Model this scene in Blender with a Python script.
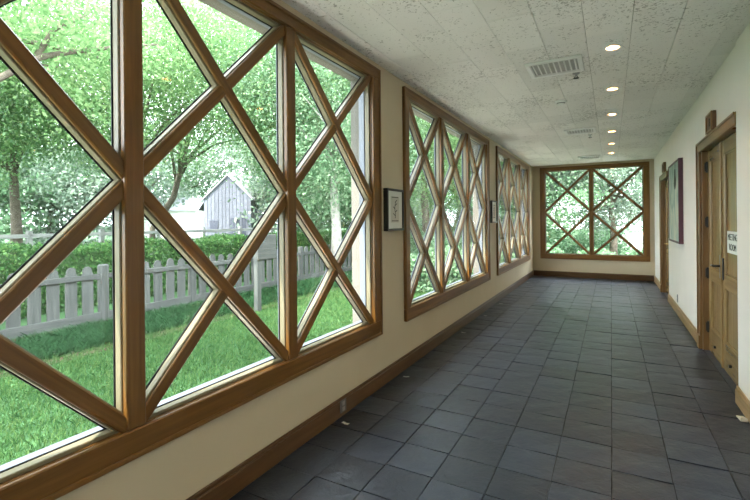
import bpy, bmesh, math, random
import numpy as np
from mathutils import Matrix, Vector

for o in list(bpy.data.objects):
    bpy.data.objects.remove(o)
SC = bpy.context.scene
COL = SC.collection

# ------------------------------------------------------------------ camera
F_PX, TH, PHI = 435.0, math.atan2(236, 435), 0.009
_c, _s = math.cos(TH), math.sin(TH)
FW = Vector((-_s, _c, 0)); RT = Vector((_c, _s, 0)); UPW = Vector((0, 0, 1))
CR = RT * math.cos(PHI) - UPW * math.sin(PHI)
CU = UPW * math.cos(PHI) + RT * math.sin(PHI)
cam = bpy.data.cameras.new('camera')
cam.sensor_width = 36
cam.lens = F_PX / 750 * 36
cam.shift_y = -29 / 750
cam.clip_end = 500
cam_o = bpy.data.objects.new('camera', cam)
COL.objects.link(cam_o)
M = Matrix((CR, CU, -FW)).transposed().to_4x4()
M.translation = Vector((0, 0, 1.33))
cam_o.matrix_world = M
SC.camera = cam_o

# ------------------------------------------------------------------ world, sun, exposure
SUN_DIR = Vector((-0.145, -0.56, 0.812)).normalized()      # towards the sun
SUN_STRENGTH = 9.0
SKY_STRENGTH = 6.0
LAMP_WATTS = 4.0
w = bpy.data.worlds.new('sky'); SC.world = w; w.use_nodes = True
bg = w.node_tree.nodes['Background']
bg.inputs[0].default_value = (0.84, 0.92, 1.0, 1)
bg.inputs[1].default_value = SKY_STRENGTH
sun = bpy.data.lights.new('sun', 'SUN'); sun.energy = SUN_STRENGTH; sun.angle = math.radians(0.6)
sun.color = (1.0, 0.95, 0.86)
sun_o = bpy.data.objects.new('sun', sun); COL.objects.link(sun_o)
sun_o.rotation_euler = SUN_DIR.to_track_quat('Z', 'Y').to_euler()
sun_o.location = (-6, -20, 30)
SC.view_settings.view_transform = 'Standard'
SC.view_settings.look = 'None'
SC.view_settings.gamma = 1
SC.view_settings.use_curve_mapping = False
SC.view_settings.exposure = 1.36

# ------------------------------------------------------------------ materials
def new_mat(name):
    m = bpy.data.materials.new(name); m.use_nodes = True
    nt = m.node_tree; nt.nodes.clear()
    out = nt.nodes.new('ShaderNodeOutputMaterial')
    return m, nt, out

def N(nt, typ, **kw):
    n = nt.nodes.new(typ)
    for k, v in kw.items():
        if k.startswith('i_'):
            n.inputs[k[2:].replace('_', ' ')].default_value = v
        else:
            setattr(n, k, v)
    return n

def ramp(nt, stops):
    r = nt.nodes.new('ShaderNodeValToRGB')
    els = r.color_ramp.elements
    while len(els) < len(stops): els.new(0.5)
    for e, (p, c) in zip(els, stops):
        e.position = p; e.color = (c[0], c[1], c[2], 1)
    return r

def principled(nt, out, rough=0.5, spec=0.5):
    b = nt.nodes.new('ShaderNodeBsdfPrincipled')
    b.inputs['Roughness'].default_value = rough
    b.inputs['Specular IOR Level'].default_value = spec
    nt.links.new(b.outputs[0], out.inputs[0])
    return b

def wood(name, dark, mid, light, rough=0.38, scale=1.0):
    m, nt, out = new_mat(name); L = nt.links.new
    b = principled(nt, out, rough, 0.45)
    tc = N(nt, 'ShaderNodeTexCoord'); oi = N(nt, 'ShaderNodeObjectInfo')
    add = N(nt, 'ShaderNodeVectorMath', operation='ADD')
    mul = N(nt, 'ShaderNodeVectorMath', operation='SCALE'); mul.inputs['Scale'].default_value = 37.0
    comb = N(nt, 'ShaderNodeCombineXYZ')
    for i in range(3): L(oi.outputs['Random'], comb.inputs[i])
    L(comb.outputs[0], mul.inputs[0]); L(tc.outputs['Object'], add.inputs[0]); L(mul.outputs[0], add.inputs[1])
    mp = N(nt, 'ShaderNodeMapping'); mp.inputs['Scale'].default_value = (1.6 * scale, 30 * scale, 30 * scale)
    L(add.outputs[0], mp.inputs[0])
    n1 = N(nt, 'ShaderNodeTexNoise', i_Scale=1.0, i_Detail=5.0, i_Roughness=0.6, i_Distortion=0.6)
    L(mp.outputs[0], n1.inputs['Vector'])
    r = ramp(nt, [(0.25, dark), (0.52, mid), (0.8, light)])
    L(n1.outputs[0], r.inputs[0])
    hsv = N(nt, 'ShaderNodeHueSaturation')
    mr = N(nt, 'ShaderNodeMapRange', i_To_Min=0.85, i_To_Max=1.15)
    L(oi.outputs['Random'], mr.inputs[0]); L(mr.outputs[0], hsv.inputs['Value']); L(r.outputs[0], hsv.inputs['Color'])
    L(hsv.outputs[0], b.inputs['Base Color'])
    bp = N(nt, 'ShaderNodeBump', i_Strength=0.08, i_Distance=0.01)
    L(n1.outputs[0], bp.inputs['Height']); L(bp.outputs[0], b.inputs['Normal'])
    return m

def plain(name, col, rough=0.6, spec=0.4, var=0.06, scale=6.0, metal=0.0, bump=0.0):
    m, nt, out = new_mat(name); L = nt.links.new
    b = principled(nt, out, rough, spec); b.inputs['Metallic'].default_value = metal
    g = N(nt, 'ShaderNodeNewGeometry')
    n = N(nt, 'ShaderNodeTexNoise', i_Scale=scale, i_Detail=4.0)
    L(g.outputs['Position'], n.inputs['Vector'])
    r = ramp(nt, [(0.3, [c * (1 - var) for c in col]), (0.7, [min(1, c * (1 + var)) for c in col])])
    L(n.outputs[0], r.inputs[0]); L(r.outputs[0], b.inputs['Base Color'])
    if bump:
        n2 = N(nt, 'ShaderNodeTexNoise', i_Scale=120.0, i_Detail=2.0)
        L(g.outputs['Position'], n2.inputs['Vector'])
        bp = N(nt, 'ShaderNodeBump', i_Strength=bump, i_Distance=0.002)
        L(n2.outputs[0], bp.inputs['Height']); L(bp.outputs[0], b.inputs['Normal'])
    return m

M_WOOD = wood('window_wood', (.10, .043, .008), (.178, .080, .016), (.25, .122, .028))
M_STOP = plain('glazing_stop_paint', (.20, .172, .108), 0.42, 0.35, 0.04)
M_BASE = wood('baseboard_wood', (.055, .026, .009), (.095, .046, .017), (.14, .072, .03))
M_DOOR = wood('door_wood', (.20, .125, .05), (.28, .185, .08), (.35, .24, .11), 0.26)
M_DOORFRAME = wood('door_frame_wood', (.14, .072, .026), (.215, .12, .046), (.28, .165, .07), 0.33)
M_PLAQUE = wood('plaque_wood', (.10, .045, .02), (.17, .08, .035), (.22, .11, .05), 0.4)
M_WALL = plain('wall_cream', (.57, .485, .34), 0.75, 0.25, 0.02, 3.0, bump=0.08)  # left, end and back walls: darker and yellower than the right wall
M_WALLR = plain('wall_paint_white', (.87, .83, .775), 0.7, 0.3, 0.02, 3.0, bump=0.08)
M_EXT = plain('exterior_trim_paint', (.13, .122, .105), 0.7, 0.3, 0.05)
M_CAP = plain('outer_glazing_cap_paint', (.11, .125, .155), 0.35, 0.5, 0.03)
M_BLACK = plain('black_rubber', (.010, .011, .014), 0.5, 0.4, 0.1)
M_IRON = plain('black_iron', (.015, .014, .013), 0.4, 0.5, 0.2, metal=0.3)
M_WHITE = plain('white_enamel', (.88, .88, .87), 0.45, 0.5, 0.02)
M_GREYMETAL = plain('grey_metal', (.35, .35, .36), 0.4, 0.5, 0.05, metal=0.5)
M_BRASS = plain('brass', (.55, .38, .14), 0.3, 0.5, 0.05, metal=0.9)
M_DARKVENT = plain('duct_dark', (.30, .30, .30), 0.7, 0.2, 0.1)
M_VENTBACK = plain('vent_damper_grey', (.55, .55, .54), 0.6, 0.3, 0.05)
M_GROUT = plain('grout', (.016, .017, .019), 0.8, 0.2, 0.2, 30)
M_PAPER = plain('paper', (.74, .76, .70), 0.7, 0.2, 0.02)
M_INK = plain('ink', (.05, .06, .05), 0.7, 0.2, 0.1)
M_FRAMEBLK = plain('picture_frame_black', (.02, .024, .018), 0.35, 0.5, 0.2)
M_FRAMEPLUM = plain('plum_painted_edge', (.085, .030, .045), 0.45, 0.4, 0.1)
M_GOLDCAN = plain('reflector_gold', (.60, .30, .10), 0.35, 0.5, 0.03, metal=0.5)
M_FENCE = wood('weathered_fence_wood', (.028, .033, .029), (.058, .064, .059), (.10, .105, .095), 0.9)
M_BARN = wood('weathered_barn_board', (.10, .103, .13), (.135, .14, .175), (.18, .185, .22), 0.9, 0.3)
M_RAIL = wood('pale_rail_wood', (.20, .20, .20), (.28, .28, .27), (.38, .37, .35), 0.85)
M_BARNDARK = plain('barn_opening_dark', (.07, .075, .10), 0.9, 0.1, 0.1)
M_SHINGLE = plain('grey_shingle', (.30, .30, .33), 0.9, 0.1, 0.15, 10)
M_HOUSE = plain('white_clapboard', (.80, .78, .74), 0.8, 0.2, 0.03)
M_BARK = plain('bark', (.10, .085, .065), 0.9, 0.1, 0.35, 9)
M_BARKPALE = plain('pale_bark', (.30, .29, .26), 0.9, 0.1, 0.25, 9)
M_SOIL = plain('soil', (.075, .052, .035), 0.95, 0.1, 0.3, 12)
M_GRAVEL = plain('pale_path', (.62, .58, .52), 0.9, 0.1, 0.1, 12)

def m_ceiling():
    m, nt, out = new_mat('acoustic_ceiling_panel'); L = nt.links.new
    b = principled(nt, out, 0.9, 0.15)
    g = N(nt, 'ShaderNodeNewGeometry')
    n1 = N(nt, 'ShaderNodeTexNoise', i_Scale=50.0, i_Detail=3.0, i_Roughness=0.6, i_Distortion=0.8)
    n2 = N(nt, 'ShaderNodeTexNoise', i_Scale=2.2, i_Detail=3.0)
    for n in (n1, n2): L(g.outputs['Position'], n.inputs['Vector'])
    # fissures are denser in some places than in others
    mr = N(nt, 'ShaderNodeMapRange'); mr.inputs[1].default_value = 0.35; mr.inputs[2].default_value = 0.7
    mr.inputs[3].default_value = 0.28; mr.inputs[4].default_value = 0.43
    L(n2.outputs[0], mr.inputs[0])
    lt = N(nt, 'ShaderNodeMath', operation='SUBTRACT'); L(n1.outputs[0], lt.inputs[0]); L(mr.outputs[0], lt.inputs[1])
    r = ramp(nt, [(0.0, (.46, .45, .42)), (0.06, (.84, .83, .80))])
    L(lt.outputs[0], r.inputs[0])
    oi = N(nt, 'ShaderNodeObjectInfo'); hsv = N(nt, 'ShaderNodeHueSaturation')
    m2 = N(nt, 'ShaderNodeMapRange', i_To_Min=0.95, i_To_Max=1.04)
    L(oi.outputs['Random'], m2.inputs[0]); L(m2.outputs[0], hsv.inputs['Value']); L(r.outputs[0], hsv.inputs['Color'])
    L(hsv.outputs[0], b.inputs['Base Color'])
    bp = N(nt, 'ShaderNodeBump', i_Strength=0.35, i_Distance=0.004)
    L(lt.outputs[0], bp.inputs['Height']); L(bp.outputs[0], b.inputs['Normal'])
    return m
M_CEIL = m_ceiling()

def m_slate():
    m, nt, out = new_mat('slate'); L = nt.links.new
    b = principled(nt, out, 0.42, 0.5)
    g = N(nt, 'ShaderNodeNewGeometry'); oi = N(nt, 'ShaderNodeObjectInfo')
    add = N(nt, 'ShaderNodeVectorMath', operation='ADD')
    comb = N(nt, 'ShaderNodeCombineXYZ')
    mu = N(nt, 'ShaderNodeMath', operation='MULTIPLY'); mu.inputs[1].default_value = 40
    L(oi.outputs['Random'], mu.inputs[0])
    for i in range(3): L(mu.outputs[0], comb.inputs[i])
    L(g.outputs['Position'], add.inputs[0]); L(comb.outputs[0], add.inputs[1])
    n1 = N(nt, 'ShaderNodeTexNoise', i_Scale=9.0, i_Detail=7.0, i_Roughness=0.65, i_Distortion=0.4)
    n2 = N(nt, 'ShaderNodeTexNoise', i_Scale=60.0, i_Detail=3.0)
    L(add.outputs[0], n1.inputs['Vector']); L(add.outputs[0], n2.inputs['Vector'])
    r = ramp(nt, [(0.3, (.014, .019, .031)), (0.55, (.026, .033, .048)), (0.78, (.046, .054, .068))])
    L(n1.outputs[0], r.inputs[0])
    hsv = N(nt, 'ShaderNodeHueSaturation')
    m2 = N(nt, 'ShaderNodeMapRange', i_To_Min=0.65, i_To_Max=1.4)
    L(oi.outputs['Random'], m2.inputs[0]); L(m2.outputs[0], hsv.inputs['Value']); L(r.outputs[0], hsv.inputs['Color'])
    L(hsv.outputs[0], b.inputs['Base Color'])
    mr = N(nt, 'ShaderNodeMapRange', i_To_Min=0.24, i_To_Max=0.50)
    L(n1.outputs[0], mr.inputs[0]); L(mr.outputs[0], b.inputs['Roughness'])
    bp = N(nt, 'ShaderNodeBump', i_Strength=0.5, i_Distance=0.012)
    L(n1.outputs[0], bp.inputs['Height'])
    bp2 = N(nt, 'ShaderNodeBump', i_Strength=0.25, i_Distance=0.003)
    L(n2.outputs[0], bp2.inputs['Height']); L(bp.outputs[0], bp2.inputs['Normal']); L(bp2.outputs[0], b.inputs['Normal'])
    return m
M_SLATE = m_slate()

def m_glass():
    m, nt, out = new_mat('window_glass'); L = nt.links.new
    lw = N(nt, 'ShaderNodeLayerWeight', i_Blend=0.5)
    pw = N(nt, 'ShaderNodeMath', operation='POWER'); pw.inputs[1].default_value = 4.0
    fr = N(nt, 'ShaderNodeMath', operation='MULTIPLY_ADD'); fr.inputs[1].default_value = 0.45; fr.inputs[2].default_value = 0.025
    L(lw.outputs['Facing'], pw.inputs[0]); L(pw.outputs[0], fr.inputs[0])
    t = N(nt, 'ShaderNodeBsdfTransparent'); t.inputs[0].default_value = (.975, .985, .98, 1)
    gl = N(nt, 'ShaderNodeBsdfGlossy'); gl.inputs['Roughness'].default_value = 0.02
    mx = N(nt, 'ShaderNodeMixShader')
    L(fr.outputs[0], mx.inputs[0]); L(t.outputs[0], mx.inputs[1]); L(gl.outputs[0], mx.inputs[2]); L(mx.outputs[0], out.inputs[0])
    return m
M_GLASS = m_glass()

def leaf_mat(name, a, b_, c, trans=0.45):
    m, nt, out = new_mat(name); L = nt.links.new
    g = N(nt, 'ShaderNodeNewGeometry')
    r = ramp(nt, [(0.0, a), (0.55, b_), (1.0, c)])
    L(g.outputs['Random Per Island'], r.inputs[0])
    d = N(nt, 'ShaderNodeBsdfDiffuse'); t = N(nt, 'ShaderNodeBsdfTranslucent')
    mx = N(nt, 'ShaderNodeMixShader'); mx.inputs[0].default_value = trans
    L(r.outputs[0], d.inputs[0]); L(r.outputs[0], t.inputs[0])
    L(d.outputs[0], mx.inputs[1]); L(t.outputs[0], mx.inputs[2]); L(mx.outputs[0], out.inputs[0])
    return m
M_LEAF = leaf_mat('leaf_bright', (.095, .195, .075), (.165, .29, .12), (.28, .39, .19))
M_LEAFMID = leaf_mat('leaf_mid', (.095, .19, .10), (.165, .28, .155), (.28, .37, .24))
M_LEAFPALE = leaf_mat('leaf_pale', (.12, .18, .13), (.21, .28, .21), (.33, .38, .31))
M_HEDGE = leaf_mat('leaf_box_hedge', (.03, .085, .028), (.058, .14, .045), (.125, .22, .07), 0.3)
M_COVER = leaf_mat('leaf_groundcover', (.02, .062, .026), (.036, .098, .042), (.062, .14, .06), 0.3)
M_GRASS = leaf_mat('grass_blade', (.046, .115, .040), (.078, .17, .058), (.14, .225, .08), 0.35)
M_TURF = plain('turf_ground', (.045, .10, .04), 0.95, 0.1, 0.3, 5)

def m_emit(name, col, s):
    m, nt, out = new_mat(name)
    e = N(nt, 'ShaderNodeEmission'); e.inputs[0].default_value = (*col, 1); e.inputs[1].default_value = s
    nt.links.new(e.outputs[0], out.inputs[0]); return m
M_BULB = m_emit('lamp_lens', (1.0, .72, .40), 4.0)

def m_painting():
    m, nt, out = new_mat('painting_canvas'); L = nt.links.new
    b = principled(nt, out, 0.5, 0.3)
    tc = N(nt, 'ShaderNodeTexCoord')
    n = N(nt, 'ShaderNodeTexNoise', i_Scale=3.0, i_Detail=5.0, i_Distortion=1.5)
    mp = N(nt, 'ShaderNodeMapping'); mp.inputs['Scale'].default_value = (1.0, 2.2, 0.6)
    L(tc.outputs['Object'], mp.inputs[0]); L(mp.outputs[0], n.inputs['Vector'])
    r = ramp(nt, [(0.30, (.10, .15, .14)), (0.45, (.30, .42, .38)), (0.58, (.55, .60, .50)), (0.75, (.62, .58, .48))])
    L(n.outputs[0], r.inputs[0]); L(r.outputs[0], b.inputs['Base Color'])
    return m
M_PAINTING = m_painting()

# ------------------------------------------------------------------ mesh helpers
def tag(o, label=None, cat=None, group=None, kind=None):
    if label: o['label'] = label
    if cat: o['category'] = cat
    if group: o['group'] = group
    if kind: o['kind'] = kind
    return o

def link(name, me, mat=None, parent=None, mw=None):
    o = bpy.data.objects.new(name, me); COL.objects.link(o)
    if mat is not None and me is not None and not me.materials: me.materials.append(mat)
    if parent is not None:
        o.parent = parent
        o.matrix_parent_inverse = Matrix.Identity(4)
    if mw is not None:
        o.matrix_basis = (parent_world(parent).inverted() @ mw) if parent is not None else mw
    return o

def parent_world(p):
    m = Matrix.Identity(4)
    while p is not None:
        m = p.matrix_basis @ m; p = p.parent
    return m

def empty(name, loc=(0, 0, 0)):
    o = bpy.data.objects.new(name, None); COL.objects.link(o); o.location = loc
    o.matrix_basis = Matrix.Translation(loc); o.empty_display_size = 0.1
    return o

def mesh_from(name, verts, faces, smooth=False):
    me = bpy.data.meshes.new(name); me.from_pydata([tuple(v) for v in verts], [], faces); me.update()
    if smooth: me.polygons.foreach_set('use_smooth', [True] * len(me.polygons))
    return me

def mesh_quads(name, V, k=4):
    """V: (n*k,3) array, every k vertices one face."""
    n = len(V) // k
    me = bpy.data.meshes.new(name)
    me.vertices.add(n * k); me.vertices.foreach_set('co', V.astype(np.float32).ravel())
    me.loops.add(n * k); me.loops.foreach_set('vertex_index', np.arange(n * k, dtype=np.int32))
    me.polygons.add(n)
    me.polygons.foreach_set('loop_start', np.arange(0, n * k, k, dtype=np.int32))
    me.polygons.foreach_set('loop_total', np.full(n, k, dtype=np.int32))
    me.update(calc_edges=True)
    return me

BOXC = {}
def box_mesh(sx, sy, sz, bev, mat):
    key = (round(sx, 4), round(sy, 4), round(sz, 4), round(bev, 4), mat.name)
    if key in BOXC: return BOXC[key]
    bm = bmesh.new(); bmesh.ops.create_cube(bm, size=1.0)
    bmesh.ops.scale(bm, vec=(sx, sy, sz), verts=bm.verts)
    if bev > 0:
        bmesh.ops.bevel(bm, geom=list(bm.edges), offset=bev, segments=1, affect='EDGES', profile=0.5)
    me = bpy.data.meshes.new('box'); bm.to_mesh(me); bm.free(); me.materials.append(mat)
    BOXC[key] = me
    return me

def box(name, lo, hi, mat, parent=None, bev=0.003):
    """Axis aligned box; its local X runs along the longest side so that the grain does too."""
    lo = Vector(lo); hi = Vector(hi); s = hi - lo; c = (lo + hi) / 2
    ax = max(range(3), key=lambda i: s[i])
    if ax == 0: R_ = Matrix.Identity(3); d = (s.x, s.y, s.z)
    elif ax == 1: R_ = Matrix(((0, -1, 0), (1, 0, 0), (0, 0, 1))); d = (s.y, s.x, s.z)
    else: R_ = Matrix(((0, 0, -1), (0, 1, 0), (1, 0, 0))); d = (s.z, s.y, s.x)
    bev = min(bev, min(d) * 0.3)
    mw = R_.to_4x4(); mw.translation = c
    return link(name, box_mesh(*d, bev, mat), None, parent, mw)

def boxes(name, lst, mat, parent=None, kind=None):
    V, Fc = [], []
    for lo, hi in lst:
        b = len(V)
        for k in range(8):
            V.append((hi[0] if k & 1 else lo[0], hi[1] if k & 2 else lo[1], hi[2] if k & 4 else lo[2]))
        Fc += [tuple(b + i for i in f) for f in ((0, 2, 3, 1), (4, 5, 7, 6), (0, 1, 5, 4), (2, 6, 7, 3), (0, 4, 6, 2), (1, 3, 7, 5))]
    o = link(name, mesh_from(name, V, Fc), mat, parent)
    if kind: o['kind'] = kind
    return o

def tube(path, radii, seg=8, cap=True):
    V, Fc = [], []
    n = len(path); P = [Vector(p) for p in path]
    for i, p in enumerate(P):
        d = (P[min(i + 1, n - 1)] - P[max(i - 1, 0)]).normalized()
        a = d.cross(Vector((0.31, 0.17, 0.93)) if abs(d.z) < 0.9 else Vector((1, 0.1, 0))).normalized(); b = d.cross(a)
        for k in range(seg):
            t = 2 * math.pi * k / seg
            V.append(p + (a * math.cos(t) + b * math.sin(t)) * radii[i])
    for i in range(n - 1):
        for k in range(seg):
            k2 = (k + 1) % seg
            Fc.append((i * seg + k, i * seg + k2, (i + 1) * seg + k2, (i + 1) * seg + k))
    if cap:
        Fc.append(tuple(range(seg))[::-1]); Fc.append(tuple((n - 1) * seg + k for k in range(seg)))
    return V, Fc

def join(parts):
    V, Fc = [], []
    for v, f in parts:
        b = len(V); V += list(v); Fc += [tuple(b + i for i in q) for q in f]
    return V, Fc

def lathe(prof, seg=20):
    """prof: list of (r, z)."""
    V, Fc = [], []
    for r, z in prof:
        for k in range(seg):
            t = 2 * math.pi * k / seg; V.append((r * math.cos(t), r * math.sin(t), z))
    for i in range(len(prof) - 1):
        for k in range(seg):
            k2 = (k + 1) % seg
            Fc.append((i * seg + k, i * seg + k2, (i + 1) * seg + k2, (i + 1) * seg + k))
    return V, Fc

def prism(poly, d0, d1):
    """poly (x,y) extruded along z."""
    n = len(poly)
    V = [(x, y, d0) for x, y in poly] + [(x, y, d1) for x, y in poly]
    Fc = [tuple(range(n))[::-1], tuple(range(n, 2 * n))]
    for i in range(n):
        j = (i + 1) % n; Fc.append((i, j, n + j, n + i))
    return V, Fc

def text(name, body, size, mat, parent, mw, extrude=0.0008):
    cu = bpy.data.curves.new(name, 'FONT'); cu.body = body; cu.size = size; cu.extrude = extrude
    cu.align_x = 'CENTER'; cu.align_y = 'CENTER'; cu.materials.append(mat)
    tmp = bpy.data.objects.new('tmp', cu); COL.objects.link(tmp)
    dg = bpy.context.evaluated_depsgraph_get()
    me = bpy.data.meshes.new_from_object(tmp.evaluated_get(dg))
    bpy.data.objects.remove(tmp)
    if not me.materials: me.materials.append(mat)
    return link(name, me, None, parent, mw)

# ------------------------------------------------------------------ the room shell
XL, XR, XRN, YE, YB, ZC = -1.64, 0.81, 0.795, 10.9, -4.0, 2.59
XO = -1.85                     # outer face of the window wall
TW, TL = (XR - XL) / 9, 0.262  # slate size
PW, PL = (XR - XL) / 9, 0.5815  # ceiling panel size

WINS = [  # u0, u1 (casing outside), mullions
    (0.0, 3.085, (1.042, 1.992)),
    (3.55, 6.62, (4.575, 5.585)),
    (7.15, 10.32, (8.21, 9.26)),
]
W_BACK = (-3.60, -0.49, (-2.565, -1.525))
Z0, Z1, CW, CT = 0.424, 2.536, 0.110, 0.078
OPI = 0.055                    # the wall opening lies this far inside the casing's outer edge

# left wall with its openings
lst = []
us = sorted([W_BACK] + WINS)
y = YB - 0.2
for (u0, u1, _) in us:
    lst.append(((XO, y, -0.5), (XL, u0 + OPI, 2.75)))
    lst.append(((XO, u0 + OPI, -0.5), (XL, u1 - OPI, Z0 + OPI)))
    lst.append(((XO, u0 + OPI, Z1 - OPI), (XL, u1 - OPI, 2.75)))
    y = u1 - OPI
lst.append(((XO, y, -0.5), (XL, YE + 0.21, 2.75)))
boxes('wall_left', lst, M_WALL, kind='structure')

# end wall
EU0, EU1, EM = -1.468, 0.724, -0.385
EZ0, EZ1 = 0.414, 2.541
yo = YE + 0.21
boxes('wall_end', [((XL, YE, -0.5), (EU0 + OPI, yo, 2.75)), ((EU1 - OPI, YE, -0.5), (XR, yo, 2.75)),
                   ((EU0 + OPI, YE, -0.5), (EU1 - OPI, yo, EZ0 + OPI)), ((EU0 + OPI, YE, EZ1 - OPI), (EU1 - OPI, yo, 2.75))],
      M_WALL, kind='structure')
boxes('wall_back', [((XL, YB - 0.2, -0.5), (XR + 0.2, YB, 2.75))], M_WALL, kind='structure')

# right wall with two door openings
D1A, D1B, D2A, D2B, DZ = 3.985, 5.47, 8.39, 9.36, 2.02
XW = XR + 0.2
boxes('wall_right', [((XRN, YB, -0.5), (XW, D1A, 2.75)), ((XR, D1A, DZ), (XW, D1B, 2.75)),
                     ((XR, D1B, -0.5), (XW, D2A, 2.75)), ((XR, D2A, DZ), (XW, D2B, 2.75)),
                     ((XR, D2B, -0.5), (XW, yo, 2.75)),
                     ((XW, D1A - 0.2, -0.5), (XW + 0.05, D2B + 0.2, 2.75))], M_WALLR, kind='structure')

# ceiling: slab above, panels hung below it, three with a hole for each recessed lamp
slab = boxes('ceiling', [((XO, YB - 0.2, 2.74), (XW + 0.05, yo, 2.80))], M_EXT, kind='structure')
boxes('roof', [((XO - 0.15, YB - 0.6, 2.80), (XW + 0.5, yo + 0.3, 2.95))], M_EXT, kind='structure')
LAMP_X = 0.02
LAMP_Y = [3.655 + 1.163 * k for k in range(-6, 6)]
def panel_mesh(hole=None):
    g = 0.0013
    x0, x1, y0, y1 = -PW / 2 + g, PW / 2 - g, -PL / 2 + g, PL / 2 - g
    b = 0.0015
    if hole is None:
        V = [(x0, y0, .015), (x1, y0, .015), (x1, y1, .015), (x0, y1, .015),
             (x0, y0, b), (x1, y0, b), (x1, y1, b), (x0, y1, b),
             (x0 + b, y0 + b, 0), (x1 - b, y0 + b, 0), (x1 - b, y1 - b, 0), (x0 + b, y1 - b, 0)]
        Fc = [(0, 1, 2, 3)]
        for r_ in (0, 4):
            for k in range(4):
                k2 = (k + 1) % 4; Fc.append((r_ + k, r_ + 4 + k, r_ + 4 + k2, r_ + k2))
        Fc.append((8, 11, 10, 9))
        return mesh_from('panel', V, Fc)
    hx, hy, r = hole; seg = 24
    V, Fc = [], []
    def edge_pt(t):
        dx, dy = math.cos(t), math.sin(t)
        cand = []
        if dx > 1e-9: cand.append((x1 - hx) / dx)
        if dx < -1e-9: cand.append((x0 - hx) / dx)
        if dy > 1e-9: cand.append((y1 - hy) / dy)
        if dy < -1e-9: cand.append((y0 - hy) / dy)
        s = min(cand); return (hx + s * dx, hy + s * dy)
    angs = sorted([2 * math.pi * k / seg for k in range(seg)] + [math.atan2(b_ - hy, a_ - hx) % (2 * math.pi) for a_ in (x0, x1) for b_ in (y0, y1)])
    n = len(angs)
    for t in angs: V.append((hx + r * math.cos(t), hy + r * math.sin(t), 0))
    for t in angs: V.append((*edge_pt(t), 0))
    for t in angs: V.append((hx + r * math.cos(t), hy + r * math.sin(t), .015))
    for t in angs: V.append((*edge_pt(t), .015))
    for k in range(n):
        j = (k + 1) % n
        Fc += [(k, j, n + j, n + k), (k, 2 * n + k, 2 * n + j, j), (n + k, n + j, 3 * n + j, 3 * n + k), (2 * n + k, 3 * n + k, 3 * n + j, 2 * n + j)]
    return mesh_from('panel', V, Fc)
pm = panel_mesh(); pm.materials.append(M_CEIL)
prng = random.Random(5)
for i in range(10):
    xa, xb = max(XL, XL + PW * (i - .5)), min(XR, XL + PW * (i + .5))
    cx = (xa + xb) / 2
    for j in range(-14, 14):
        # brick-like half offset from column to column; lamps fall in the middle of their panel
        yc = 3.655 + j * PL + (PL * 0.5 if i % 2 else 0)
        ya, yb = max(YB, yc - PL / 2), min(YE, yc + PL / 2)
        if yb - ya < 0.03: continue
        me = pm
        for ly in LAMP_Y:
            if xa < LAMP_X < xb and abs(ly - yc) < 0.02:
                me = panel_mesh((LAMP_X - cx, ly - yc, 0.045)); me.materials.append(M_CEIL)
        mw = Matrix.Translation((cx, (ya + yb) / 2, ZC + prng.uniform(-.0012, .0012))) @ Matrix.Diagonal(((xb - xa) / PW, (yb - ya) / PL, 1, 1))
        link('ceiling_panel', me, None, slab, mw)

# floor: grout bed with separate slates
floor = boxes('floor', [((XL - .05, YB, -0.3), (XW, YE + .05, -0.009))], M_GROUT, kind='structure')
trng = random.Random(11)
def slate_mesh(seed):
    rg = random.Random(seed); g = 0.0028
    hx, hy = TW / 2 - g, TL / 2 - g
    V, Fc = [], []
    n = 4
    for lev in (0, 1):
        for a in range(n):
            for b in range(n):
                ex = a in (0, n - 1); ey = b in (0, n - 1)
                x = -hx + 2 * hx * a / (n - 1) + rg.uniform(-.0018, .0018)
                yv = -hy + 2 * hy * b / (n - 1) + rg.uniform(-.0018, .0018)
                if lev == 0:
                    z = rg.uniform(-.0012, .0012)
                    if ex or ey: z -= .0015
                else: z = -0.012
                V.append((x, yv, z))
    idx = lambda a, b, l: l * n * n + a * n + b
    for a in range(n - 1):
        for b in range(n - 1):
            Fc.append((idx(a, b, 0), idx(a + 1, b, 0), idx(a + 1, b + 1, 0), idx(a, b + 1, 0)))
    for a in range(n - 1):
        Fc.append((idx(a, 0, 1), idx(a + 1, 0, 1), idx(a + 1, 0, 0), idx(a, 0, 0)))
        Fc.append((idx(a + 1, n - 1, 1), idx(a, n - 1, 1), idx(a, n - 1, 0), idx(a + 1, n - 1, 0)))
        Fc.append((idx(0, a + 1, 1), idx(0, a, 1), idx(0, a, 0), idx(0, a + 1, 0)))
        Fc.append((idx(n - 1, a, 1), idx(n - 1, a + 1, 1), idx(n - 1, a + 1, 0), idx(n - 1, a, 0)))
    return V, Fc
SV = [slate_mesh(s) for s in range(10)]
SM = []
for v, f in SV:
    me = mesh_from('slate', v, f); me.materials.append(M_SLATE); SM.append(me)
far = []
coloff = [trng.uniform(-.012, .012) for _ in range(9)]
R0 = 2.367 - 4 * TL
nr = int((YE - YB) / TL) + 2
for j in range(-25, 38):
    for i in range(9):
        yc = R0 + (j + .5) * TL + coloff[i]
        if yc + TL / 2 > YE + 0.12 or yc - TL / 2 < YB: continue
        k = trng.randrange(10); rot = trng.choice((0, math.pi))
        mw = Matrix.Translation((XL + TW * (i + .5), yc, trng.uniform(-.0022, .0012))) @ Matrix.Rotation(rot + trng.uniform(-.004, .004), 4, 'Z') \
            @ Matrix.Rotation(trng.uniform(-.004, .004), 4, 'X') @ Matrix.Rotation(trng.uniform(-.004, .004), 4, 'Y')
        if 0 <= j < 33:
            link('slate_tile', SM[k], None, floor, mw)
        else:
            far.append(([mw @ Vector(v) for v in SV[k][0]], SV[k][1]))
v, f = join(far)
o = link('slate_tile_field', mesh_from('slates', v, f), M_SLATE, floor); o['kind'] = 'stuff'

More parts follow.
